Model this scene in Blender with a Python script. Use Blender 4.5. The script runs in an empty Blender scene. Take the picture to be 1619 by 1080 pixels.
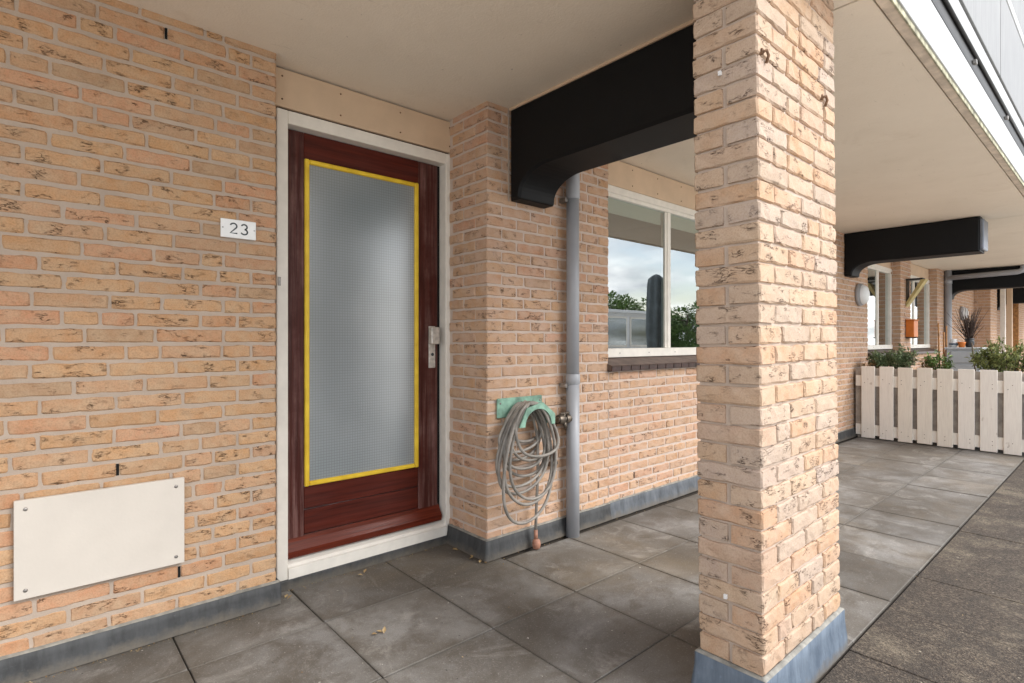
import bpy, bmesh, math, random
from mathutils import Vector, Matrix, noise as mnoise
random.seed(23)
C = bpy.context.scene.collection
SC = bpy.context.scene
R = math.radians

# ---------------------------------------------------------------- camera, sky, sun, exposure
cam = bpy.data.cameras.new('camera'); camo = bpy.data.objects.new('camera', cam); C.objects.link(camo)
camo.location = (0, 0, 1.173); camo.rotation_euler = (R(90), 0, R(-41.4))
cam.sensor_width = 36; cam.lens = 19.28; cam.clip_start = .02; cam.clip_end = 500
SC.camera = camo

SUN = Vector((.36, -.72, .72)).normalized()
W = bpy.data.worlds.new('World'); SC.world = W; W.use_nodes = True
nt = W.node_tree; nt.nodes.clear(); N = nt.nodes.new; K = nt.links.new
out = N('ShaderNodeOutputWorld'); bg = N('ShaderNodeBackground'); bg.inputs['Strength'].default_value = .10
sky = N('ShaderNodeTexSky'); sky.sky_type = 'NISHITA'; sky.sun_disc = False
sky.sun_elevation = math.asin(SUN.z); sky.sun_rotation = math.atan2(SUN.x, SUN.y)
sky.air_density = 1.0; sky.dust_density = 1.5
tc = N('ShaderNodeTexCoord'); sp = N('ShaderNodeSeparateXYZ'); K(tc.outputs['Generated'], sp.inputs[0])
az = N('ShaderNodeMath'); az.operation = 'MAXIMUM'; az.inputs[1].default_value = 0; K(sp.outputs[2], az.inputs[0])
ad = N('ShaderNodeMath'); ad.operation = 'ADD'; ad.inputs[1].default_value = .22; K(az.outputs[0], ad.inputs[0])
dv = N('ShaderNodeVectorMath'); dv.operation = 'SCALE'
iv = N('ShaderNodeMath'); iv.operation = 'DIVIDE'; iv.inputs[0].default_value = 1; K(ad.outputs[0], iv.inputs[1])
K(tc.outputs['Generated'], dv.inputs[0]); K(iv.outputs[0], dv.inputs['Scale'])
cn = N('ShaderNodeTexNoise'); cn.inputs['Scale'].default_value = 1.5; cn.inputs['Detail'].default_value = 7; cn.inputs['Roughness'].default_value = .55
K(dv.outputs[0], cn.inputs['Vector'])
cr = N('ShaderNodeValToRGB'); cr.color_ramp.elements[0].position = .36; cr.color_ramp.elements[1].position = .54
K(cn.outputs[0], cr.inputs[0])
c2 = N('ShaderNodeTexNoise'); c2.inputs['Scale'].default_value = 2.6; c2.inputs['Detail'].default_value = 5
K(dv.outputs[0], c2.inputs['Vector'])
cc = N('ShaderNodeValToRGB'); cc.color_ramp.elements[0].position = .35; cc.color_ramp.elements[1].position = .62
cc.color_ramp.elements[0].color = (5.2, 5.5, 6.0, 1); cc.color_ramp.elements[1].color = (11.5, 11.5, 11.6, 1)
K(c2.outputs[0], cc.inputs[0])
mx = N('ShaderNodeMix'); mx.data_type = 'RGBA'
K(cr.outputs[0], mx.inputs['Factor']); K(sky.outputs[0], mx.inputs[6]); K(cc.outputs[0], mx.inputs[7])
K(mx.outputs[2], bg.inputs[0]); K(bg.outputs[0], out.inputs[0])

sl = bpy.data.lights.new('sun', 'SUN'); sl.energy = 1.5; sl.angle = R(35); sl.color = (1, .975, .94)
so = bpy.data.objects.new('sun', sl); C.objects.link(so); so.location = (4, -8, 8)
so.rotation_euler = (-SUN).to_track_quat('-Z', 'Y').to_euler()
SC.view_settings.view_transform = 'Standard'; SC.view_settings.look = 'None'
SC.view_settings.exposure = 1.40; SC.view_settings.gamma = 1; SC.view_settings.use_curve_mapping = False

# ---------------------------------------------------------------- materials
class NT:
    def __init__(s, name):
        s.m = bpy.data.materials.new(name); s.m.use_nodes = True; s.t = s.m.node_tree
        s.b = s.t.nodes['Principled BSDF']; s.o = s.t.nodes['Material Output']
    def n(s, t, **k):
        x = s.t.nodes.new('ShaderNode' + t)
        for a, v in k.items(): setattr(x, a, v)
        return x
    def l(s, a, b): s.t.links.new(a, b)
    def math(s, op, a, b=None, clamp=False):
        x = s.n('Math', operation=op); x.use_clamp = clamp
        for i, v in enumerate((a, b)):
            if v is None: continue
            if isinstance(v, (int, float)): x.inputs[i].default_value = v
            else: s.l(v, x.inputs[i])
        return x.outputs[0]
    def noise(s, vec, scale, detail=4, rough=.55, dist=0):
        x = s.n('TexNoise'); x.inputs['Scale'].default_value = scale; x.inputs['Detail'].default_value = detail
        x.inputs['Roughness'].default_value = rough; x.inputs['Distortion'].default_value = dist
        if vec is not None: s.l(vec, x.inputs['Vector'])
        return x.outputs[0]
    def ramp(s, f, stops):
        x = s.n('ValToRGB'); e = x.color_ramp.elements
        while len(e) > 2: e.remove(e[-1])
        while len(e) < len(stops): e.new(.5)
        for i, (p, c) in enumerate(stops):
            e[i].position = p; e[i].color = (c, c, c, 1) if isinstance(c, (int, float)) else (*c, 1)
        s.l(f, x.inputs[0]); return x.outputs[0]
    def mix(s, f, a, b, mode='MIX'):
        x = s.n('Mix', data_type='RGBA', blend_type=mode)
        for i, v in ((0, f), (6, a), (7, b)):
            if isinstance(v, (int, float)): x.inputs[i].default_value = v
            elif isinstance(v, tuple): x.inputs[i].default_value = (*v, 1)
            else: s.l(v, x.inputs[i])
        return x.outputs[2]
    def pos(s): return s.n('NewGeometry').outputs['Position']
    def obj(s, scale=(1, 1, 1), rnd=0):
        c = s.n('TexCoord').outputs['Object']
        mp = s.n('Mapping'); mp.inputs['Scale'].default_value = scale; s.l(c, mp.inputs[0])
        if rnd:
            r = s.rnd(); v = s.n('CombineXYZ'); k = s.math('MULTIPLY', r, rnd)
            for i in range(3): s.l(k, v.inputs[i])
            a = s.n('VectorMath', operation='ADD'); s.l(mp.outputs[0], a.inputs[0]); s.l(v.outputs[0], a.inputs[1])
            return a.outputs[0]
        return mp.outputs[0]
    def scaled(s, vec, sc):
        mp = s.n('Mapping'); mp.inputs['Scale'].default_value = sc; s.l(vec, mp.inputs[0]); return mp.outputs[0]
    def rnd(s):
        a = s.n('ObjectInfo').outputs['Random']; b = s.n('NewGeometry').outputs['Random Per Island']
        return s.math('FRACT', s.math('ADD', a, s.math('MULTIPLY', b, .77)))
    def bump(s, h, st=.5, d=.01):
        x = s.n('Bump'); x.inputs['Strength'].default_value = st; x.inputs['Distance'].default_value = d
        s.l(h, x.inputs['Height']); s.l(x.outputs[0], s.b.inputs['Normal'])
    def col(s, c):
        if isinstance(c, tuple): s.b.inputs['Base Color'].default_value = (*c, 1)
        else: s.l(c, s.b.inputs['Base Color'])
    def set(s, **k):
        for a, v in k.items():
            i = s.b.inputs[a.replace('_', ' ')]
            if isinstance(v, (int, float)): i.default_value = v
            else: s.l(v, i)

def plain(name, c, rough=.6, metal=0, var=.12, scale=9, bump=.15, bscale=60):
    t = NT(name); o = t.obj()
    n1 = t.noise(o, scale, 5); dk = tuple(x * (1 - var * 1.6) for x in c); lt = tuple(min(1, x * (1 + var)) for x in c)
    t.col(t.ramp(n1, [(.3, dk), (.7, lt)])); t.set(Roughness=rough, Metallic=metal)
    if bump: t.bump(t.noise(o, bscale, 3), bump, .003)
    return t.m

def brick_mat(name, pal, wash=None, crack=1.0):
    t = NT(name); r = t.rnd(); o = t.obj(rnd=37.0)
    base = t.ramp(r, [(i / (len(pal) - 1), c) for i, c in enumerate(pal)])
    mot = t.noise(o, 22, 5, .6); base = t.mix(t.ramp(mot, [(.35, 0.0), (.75, .55)]), base, (.50, .385, .26))
    fine = t.noise(o, 190, 3, .7); base = t.mix(t.math('MULTIPLY', t.ramp(fine, [(.38, 1.0), (.55, 0.0)]), .35), base, (.22, .125, .06))
    if wash: base = t.mix(t.math('MULTIPLY', t.ramp(t.noise(o, 11, 4), [(.3, .25), (.7, 1.0)]), wash[0]), base, wash[1])
    # torn creases of the hand-moulded face
    st = t.scaled(o, (.50, .7, 2.0))
    q = t.noise(st, 50, 4, .55, .8)
    line = t.ramp(t.math('ABSOLUTE', t.math('SUBTRACT', q, .5)), [(.008, 1.0), (.034, 0.0)])
    msk = t.ramp(t.noise(t.scaled(o, (.9, 1, 1.5)), 19, 2), [(.54, 0.0), (.63, 1.0)])
    pr = t.ramp(t.math('FRACT', t.math('MULTIPLY', r, 7.3)), [(.15, .3), (.4, 1.0)])
    cm = t.math('MULTIPLY', t.math('MULTIPLY', line, msk), pr, True)
    base = t.mix(t.math('MULTIPLY', cm, .92 * crack), base, (.055, .03, .018))
    pit = t.ramp(t.noise(o, 75, 2), [(.70, 0.0), (.74, 1.0)])
    base = t.mix(t.math('MULTIPLY', pit, t.math('MULTIPLY', msk, .8)), base, (.04, .022, .015))
    t.col(base); t.set(Roughness=.9); t.b.inputs['Specular IOR Level'].default_value = .2
    h = t.math('SUBTRACT', t.math('MULTIPLY', fine, .25), t.math('MULTIPLY', cm, 1.0))
    h = t.math('ADD', h, t.math('MULTIPLY', mot, .8))
    t.bump(h, .75, .004); return t.m

TAN = [(.45, .25, .125), (.52, .30, .15), (.48, .265, .135), (.54, .325, .175), (.50, .275, .14), (.47, .235, .125), (.53, .265, .15), (.40, .25, .15), (.54, .31, .155), (.50, .29, .17), (.46, .27, .15)]
M = {}
M['brick'] = brick_mat('tan_brick', TAN, (.12, (.53, .375, .255)), .95)
M['brick_pier'] = brick_mat('pier_brick', TAN, (.58, (.58, .41, .325)))
M['brick_pale'] = brick_mat('weathered_brick', [(.45, .265, .145), (.50, .31, .175), (.40, .32, .26), (.51, .355, .23), (.42, .34, .285), (.50, .275, .145), (.45, .315, .215), (.52, .33, .19), (.38, .30, .235)], (.36, (.57, .445, .375)), .9)

def mortar_mat(name, c):
    t = NT(name); p = t.pos()
    n1 = t.noise(p, 7, 4); n2 = t.noise(p, 130, 3, .7)
    b = t.ramp(n1, [(.3, tuple(x * .82 for x in c)), (.7, c)]); b = t.mix(t.math('MULTIPLY', n2, .4), b, tuple(x * .6 for x in c))
    t.col(b); t.set(Roughness=.95); t.bump(n2, .6, .003); return t.m
M['mortar'] = mortar_mat('mortar', (.50, .40, .32)); M['mortar_pier'] = mortar_mat('pale_mortar', (.64, .52, .44)); M['mortar_pale'] = mortar_mat('weathered_mortar', (.58, .47, .385))

def lead_mat(name, c, light):
    t = NT(name); p = t.pos()
    s1 = t.noise(t.scaled(p, (5, 5, 1.2)), 4, 5, .6); s2 = t.noise(t.scaled(p, (40, 40, 5)), 2.2, 4)
    b = t.ramp(s1, [(.35, c), (.72, light)]); b = t.mix(t.math('MULTIPLY', t.ramp(s2, [(.5, 0.0), (.75, 1.0)]), .5), b, light)
    zz = t.n('SeparateXYZ'); t.l(p, zz.inputs[0]); dz = t.math('ADD', zz.outputs[2], t.math('MULTIPLY', t.math('SUBTRACT', t.noise(p, 16, 6, .75), .5), .09))
    b = t.mix(t.ramp(dz, [(.005, .8), (.045, 0.0)]), b, (.135, .115, .09))
    b = t.mix(t.ramp(t.noise(p, 70, 3, .7), [(.62, 0.0), (.72, .5)]), b, tuple(min(1, x * 2.2) for x in c))
    t.col(b); t.set(Roughness=.6, Metallic=0); t.bump(t.noise(p, 14, 3), .35, .01); return t.m
M['lead'] = lead_mat('lead_sheet', (.029, .030, .031), (.066, .068, .070))
M['lead_blue'] = lead_mat('weathered_lead', (.075, .102, .140), (.165, .205, .255))
M['lead_mid'] = lead_mat('grey_lead', (.055, .062, .072), (.135, .148, .166))
M['lead_edge'] = plain('lead_edge', (.26, .25, .22), .7, 0, .25, 30)

def paver_mat():
    t = NT('paving_concrete'); p = t.pos(); r = t.rnd(); o = t.obj(rnd=23.0)
    big = t.noise(p, 1.5, 8, .62, .5); md = t.noise(o, 6, 9, .72, .3); fine = t.noise(p, 300, 3, .7); grit = t.noise(p, 120, 2, .6)
    b = t.ramp(big, [(.36, (.100, .086, .069)), (.5, (.160, .149, .134)), (.66, (.255, .247, .235))])
    b = t.mix(t.ramp(md, [(.38, .75), (.55, 0.0)]), b, (.098, .084, .067))
    b = t.mix(t.ramp(t.noise(o, 3.1, 9, .75, .8), [(.54, 0.0), (.66, .6)]), b, (.34, .325, .30))
    b = t.mix(t.ramp(t.noise(p, .9, 6, .65), [(.52, 0.0), (.68, .5)]), b, (.19, .145, .09))
    b = t.mix(t.math('MULTIPLY', r, .6), b, t.mix(1.0, b, (1.42, 1.40, 1.36), 'MULTIPLY'))
    b = t.mix(t.math('MULTIPLY', t.ramp(fine, [(.35, 1.0), (.6, 0.0)]), .4), b, (.06, .05, .042))
    b = t.mix(t.math('MULTIPLY', t.ramp(grit, [(.60, 0.0), (.72, 1.0)]), .35), b, (.42, .40, .37))
    # grime collected along the joints
    s = t.n('SeparateXYZ'); t.l(p, s.inputs[0])
    def edge(v, o_, pt):
        f = t.math('FRACT', t.math('DIVIDE', t.math('SUBTRACT', v, o_), pt)); return t.math('MINIMUM', f, t.math('SUBTRACT', 1.0, f))
    e = t.math('MINIMUM', edge(s.outputs[0], .430 - .4985 * 8, .4985), edge(s.outputs[1], .728 - .503 * 8, .503))
    e = t.math('ADD', e, t.math('MULTIPLY', t.math('SUBTRACT', t.noise(p, 14, 5, .7), .5), .10))
    b = t.mix(t.ramp(e, [(.0, .45), (.045, 0.0)]), b, (.075, .062, .047))
    b = t.mix(t.ramp(t.noise(p, 38, 2), [(.735, 0.0), (.755, .8)]), b, (.55, .52, .47))
    b = t.mix(t.ramp(t.noise(p, 47, 2), [(.25, .8), (.27, 0.0)]), b, (.03, .026, .022))
    t.col(b); t.set(Roughness=t.ramp(md, [(.3, .55), (.7, .85)])); t.bump(t.math('ADD', fine, t.math('MULTIPLY', md, .8)), .35, .003); return t.m
M['paver'] = paver_mat()
def agg_mat():
    t = NT('exposed_aggregate'); p = t.pos()
    v = t.n('TexVoronoi'); v.inputs['Scale'].default_value = 170; t.l(p, v.inputs['Vector'])
    g = t.n('RGBToBW'); t.l(v.outputs['Color'], g.inputs[0])
    big = t.noise(p, 2.2, 6, .65, .5)
    b = t.ramp(g.outputs[0], [(.1, (.026, .0185, .013)), (.5, (.055, .041, .030)), (.9, (.15, .118, .086))])
    b = t.mix(t.ramp(big, [(.53, 0.0), (.68, .65)]), b, t.ramp(g.outputs[0], [(.1, (.09, .07, .048)), (.9, (.30, .25, .18))]))
    b = t.mix(t.ramp(t.noise(p, 9, 4), [(.35, .55), (.55, 0.0)]), b, (.035, .028, .022))
    b = t.mix(t.ramp(t.noise(p, 34, 2), [(.74, 0.0), (.77, .8)]), b, (.42, .37, .29))
    t.col(b); t.set(Roughness=.85); t.bump(v.outputs['Distance'], .7, .004); return t.m
M['agg'] = agg_mat()
def sand_mat(name, c):
    t = NT(name); p = t.pos(); t.col(t.ramp(t.noise(p, 60, 4), [(.3, tuple(x * .5 for x in c)), (.7, c)])); t.set(Roughness=1); return t.m
M['joint'] = sand_mat('joint_dirt', (.055, .043, .032))

def plaster_mat():
    t = NT('ceiling_plaster'); p = t.pos()
    n1 = t.noise(p, 1.3, 6, .65); n2 = t.noise(p, 90, 4, .7)
    b = t.ramp(n1, [(.3, (.76, .66, .535)), (.7, (.84, .74, .61))])
    b = t.mix(t.ramp(t.noise(p, 3.0, 8, .75, .6), [(.56, 0.0), (.72, .35)]), b, (.60, .49, .36))
    b = t.mix(t.ramp(t.noise(p, 26, 2), [(.74, 0.0), (.77, .6)]), b, (.25, .20, .15))
    b = t.mix(t.ramp(t.noise(t.scaled(p, (1.5, 9, 1)), 3.5, 6, .7, 1.5), [(.64, 0.0), (.72, .4)]), b, (.42, .34, .25))
    t.col(b); t.set(Roughness=.8); t.bump(n2, .5, .004); return t.m
M['ceiling'] = plaster_mat()
M['ceil_strip'] = plain('edge_plaster', (.66, .56, .45), .85, 0, .2, 12)
def fascia_mat():
    t = NT('white_fascia'); p = t.pos()
    b = t.ramp(t.noise(t.scaled(p, (6, 1, 1)), 3, 4), [(.3, (.40, .41, .41)), (.7, (.46, .46, .455))])
    t.col(b); t.set(Roughness=.5); t.bump(t.noise(p, 50, 2), .1, .003); return t.m
M['fascia'] = fascia_mat()
M['lip'] = plain('mossy_lip', (.42, .40, .28), .9, 0, .5, 16, .5)
def panel_mat():
    t = NT('parapet_panel'); p = t.pos(); r = t.rnd()
    b = t.ramp(t.noise(t.scaled(p, (22, 22, 1.6)), 2.2, 5, .7), [(.3, (.16, .16, .158)), (.65, (.235, .235, .232))])
    b = t.mix(t.math('MULTIPLY', r, .5), b, (.25, .25, .25)); t.col(b); t.set(Roughness=.5); return t.m
M['panel'] = panel_mat()
M['gutter'] = plain('dark_gutter', (.018, .017, .0165), .5, 0, .3)
def black_mat():
    t = NT('black_beam_paint'); p = t.pos()
    t.col(t.ramp(t.noise(p, 5, 4), [(.3, (.0022, .0026, .0034)), (.7, (.0034, .004, .005))])); t.set(Roughness=.55); t.b.inputs['Specular IOR Level'].default_value = .25
    t.bump(t.noise(p, 90, 2), .08, .003); return t.m
M['black'] = black_mat()
M['cap'] = plain('end_cap_sky_sheen', (.16, .18, .22), .35, .2, .1, 8)  # light blue-grey paints the sky's sheen onto the black beam ends
M['cream'] = plain('cream_panel', (.62, .455, .31), .6, 0, .06, 5, .1)
M['cover'] = plain('cover_plate_paint', (.60, .545, .48), .45, 0, .05, 4, .12, 90)
M['white'] = plain('white_frame_paint', (.78, .735, .66), .42, 0, .05, 14, .12)
M['enamel'] = plain('white_enamel', (.80, .80, .79), .25, 0, .03, 30, 0)
M['ink'] = plain('dark_ink', (.035, .045, .05), .5, 0, 0, 5, 0)
M['screw'] = plain('screw_metal', (.30, .28, .26), .4, .7, .3, 50, 0)
M['rust'] = plain('rusty_screw', (.20, .11, .06), .8, .2, .4, 50, 0)
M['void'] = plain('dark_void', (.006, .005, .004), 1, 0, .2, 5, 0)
def wood_mat(name, a, b, pale, amt, axis=2, rough=.38):
    t = NT(name); p = t.pos(); s = [60, 60, 60]; s[axis] = 2.2
    g = t.noise(t.scaled(p, tuple(s)), 1.0, 5, .65, .4)
    c = t.ramp(g, [(.3, a), (.7, b)])
    t.b.inputs['Specular IOR Level'].default_value = .22
    w = t.noise(t.scaled(p, tuple(x * .5 for x in s)), 1.6, 6, .75); z = t.noise(p, 2.6, 5, .65)
    if axis == 2:
        sz = t.n('SeparateXYZ'); t.l(p, sz.inputs[0]); z = t.math('ADD', z, t.math('MULTIPLY', t.ramp(sz.outputs[2], [(.2, 1.0), (.95, 0.0)]), .16))
    k = t.math('MULTIPLY', t.ramp(w, [(.42, 0.0), (.66, 1.0)]), t.ramp(z, [(.40, 0.0), (.64, 1.0)]))
    c = t.mix(t.math('MULTIPLY', k, amt), c, pale); t.col(c); t.set(Roughness=t.math('ADD', t.math('MULTIPLY', k, .35), rough)); t.bump(g, .2, .002); return t.m
M['wood_v'] = wood_mat('mahogany_upright', (.034, .0085, .0065), (.088, .020, .014), (.23, .125, .11), .95)
M['wood_h'] = wood_mat('mahogany_rail', (.038, .0058, .0035), (.11, .017, .0085), (.13, .05, .04), .2, 0)
M['wood_red'] = wood_mat('weather_board_wood', (.055, .0085, .0045), (.16, .026, .011), (.16, .05, .03), .4, 0, .3)
def bead_mat():
    t = NT('yellow_bead'); p = t.pos(); w = t.noise(t.scaled(p, (12, 12, 12)), 1, 2)
    t.col(t.ramp(w, [(.3, (.66, .42, .02)), (.7, (.84, .58, .04))])); t.set(Roughness=.45); t.bump(w, .3, .002); return t.m
M['yellow'] = bead_mat()
def door_glass():
    t = NT('squared_obscure_glass'); p = t.pos(); s = t.n('SeparateXYZ'); t.l(p, s.inputs[0])
    def g(o):
        f = t.math('FRACT', t.math('MULTIPLY', o, 1 / .0140)); return t.math('ABSOLUTE', t.math('SUBTRACT', f, .5))
    gx, gz = g(s.outputs[0]), g(s.outputs[2]); e = t.math('MAXIMUM', gx, gz)
    ln = t.ramp(e, [(.36, 0.0), (.47, 1.0)])
    t.col(t.mix(t.math('MULTIPLY', ln, .36), t.ramp(t.noise(p, 2, 2), [(.3, (.23, .265, .28)), (.7, (.29, .325, .34))]), (.055, .07, .07)))
    t.set(Roughness=.2, IOR=2.3); t.bump(t.math('ADD', t.math('MULTIPLY', t.noise(p, 5, 2), 1.2), t.math('SUBTRACT', 1.0, t.math('MULTIPLY', e, e))), .28, .003); return t.m
M['door_glass'] = door_glass()
def glass_mat():
    t = NT('window_glass'); fr = t.n('Fresnel'); fr.inputs[0].default_value = 1.55
    tr = t.n('BsdfTransparent'); tr.inputs[0].default_value = (.80, .85, .83, 1)
    gl = t.n('BsdfGlossy'); gl.inputs['Roughness'].default_value = .004; gl.inputs[0].default_value = (.93, .97, .97, 1)
    f = t.math('ADD', t.math('MULTIPLY', fr.outputs[0], 1.3), .27, True)
    f = t.math('MULTIPLY', f, t.math('SUBTRACT', 1.0, t.n('NewGeometry').outputs['Backfacing']))
    m = t.n('MixShader'); t.l(f, m.inputs[0]); t.l(tr.outputs[0], m.inputs[1]); t.l(gl.outputs[0], m.inputs[2]); t.l(m.outputs[0], t.o.inputs[0]); return t.m
M['glass'] = glass_mat()
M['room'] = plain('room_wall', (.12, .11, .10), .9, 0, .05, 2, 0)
M['blind'] = plain('blind_cloth', (.66, .66, .60), .8, 0, .04, 4, .1, 200)
M['pvc'] = plain('grey_pvc', (.345, .355, .38), .42, 0, .06, 6, .05)
M['sill'] = plain('dark_sill_brick', (.050, .024, .019), .4, 0, .35, 25, .3)
M['sillcap'] = plain('sill_mortar', (.16, .115, .095), .75, 0, .2, 14, .3)
M['hose'] = plain('grey_hose', (.28, .255, .225), .5, 0, .22, 18, .15)
M['green'] = plain('faded_green_plastic', (.24, .42, .32), .65, 0, .35, 14, .15)
M['brass'] = plain('tarnished_brass', (.17, .14, .11), .42, .7, .35, 30)
M['copper'] = plain('copper_pipe', (.14, .075, .05), .5, .6, .3, 20)
M['terracotta'] = plain('terracotta_nozzle', (.42, .20, .13), .6, 0, .2, 30)
M['handle'] = plain('weathered_aluminium', (.60, .55, .49), .45, .15, .2, 40, .3)
def picket(name, a_, b_):
    t = NT(name); o = t.obj(rnd=11.0); p = t.scaled(o, (1, 9, .7))
    c = t.ramp(t.noise(p, 9, 6, .7), [(.30, b_), (.58, a_)]); kn = t.ramp(t.noise(t.scaled(o, (1, 1, .6)), 13, 2), [(.70, 0.0), (.75, .5)])
    c = t.mix(kn, c, (.42, .33, .25)); c = t.mix(t.ramp(t.noise(t.scaled(o, (1, 30, 1.2)), 3, 4), [(.60, 0.0), (.75, .3)]), c, (.40, .36, .30))
    t.col(c); t.set(Roughness=.75); t.bump(t.noise(p, 20, 4), .3, .003); return t.m
M['fence'] = picket('whitewashed_wood', (.84, .775, .69), (.76, .69, .61)); M['fence_warm'] = picket('yellowed_whitewash', (.80, .725, .62), (.72, .64, .54))
M['fence_back'] = plain('grey_wood', (.40, .345, .295), .85, 0, .2, 12, .4, 35)
M['soil'] = plain('soil', (.05, .035, .025), 1, 0, .4, 30)
def leaf_mat(name, a, b):
    t = NT(name); r = t.n('NewGeometry').outputs['Random Per Island']
    t.col(t.ramp(r, [(.1, a), (.9, b)])); t.set(Roughness=.6); return t.m
M['leaf'] = leaf_mat('green_leaf', (.07, .14, .03), (.18, .27, .07))
M['leaf_grey'] = leaf_mat('grey_green_leaf', (.08, .13, .055), (.22, .27, .13))
M['leaf_pale'] = leaf_mat('fresh_leaf', (.11, .15, .04), (.32, .34, .12))
M['dry'] = leaf_mat('dry_leaf', (.20, .12, .05), (.52, .38, .19))
M['bark'] = plain('bark', (.10, .075, .055), .95, 0, .3, 20, .6)
M['cabinet'] = plain('grey_cabinet', (.50, .53, .56), .45, 0, .05, 8)
M['bamboo'] = plain('bamboo', (.42, .20, .065), .6, 0, .3, 20)
M['orange'] = plain('orange_paint', (.62, .17, .02), .45, 0, .1, 10)
M['yellow_wood'] = plain('pale_yellow_wood', (.50, .40, .17), .7, 0, .15, 12)
M['twig'] = plain('twig', (.075, .05, .04), .9, 0, .3, 30)
M['pot'] = plain('dark_pot', (.02, .02, .022), .4, 0, .2, 10)
M['lamp'] = plain('lamp_glass', (.74, .74, .73), .3, 0, .03, 20, 0)
M['lamp_base'] = plain('lamp_housing', (.42, .42, .43), .5, .1, .1, 10)
M['parasol'] = plain('grey_cover', (.10, .12, .13), .8, 0, .25, 6, .3)
M['grass'] = sand_mat('grass_field', (.055, .085, .022))
M['concrete'] = plain('pale_bounce_ground', (.60, .575, .53), .9, 0, .10, 3)  # colour of the unseen outside ground, kept pale to bounce light
M['render'] = plain('white_render', (.74, .75, .75), .7, 0, .05, 2)

# ---------------------------------------------------------------- helpers
ORG = {}
def origin(o): return ORG.get(o.name, Vector((0, 0, 0)))
def tag(o, label=None, cat=None, group=None, kind=None):
    if label: o['label'] = label
    if cat: o['category'] = cat
    if group: o['group'] = group
    if kind: o['kind'] = kind
    return o
def thing(name, label, cat, loc, group=None):
    o = bpy.data.objects.new(name, None); C.objects.link(o); o.location = loc; o.empty_display_size = .1
    ORG[o.name] = Vector(loc); return tag(o, label, cat, group)

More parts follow.
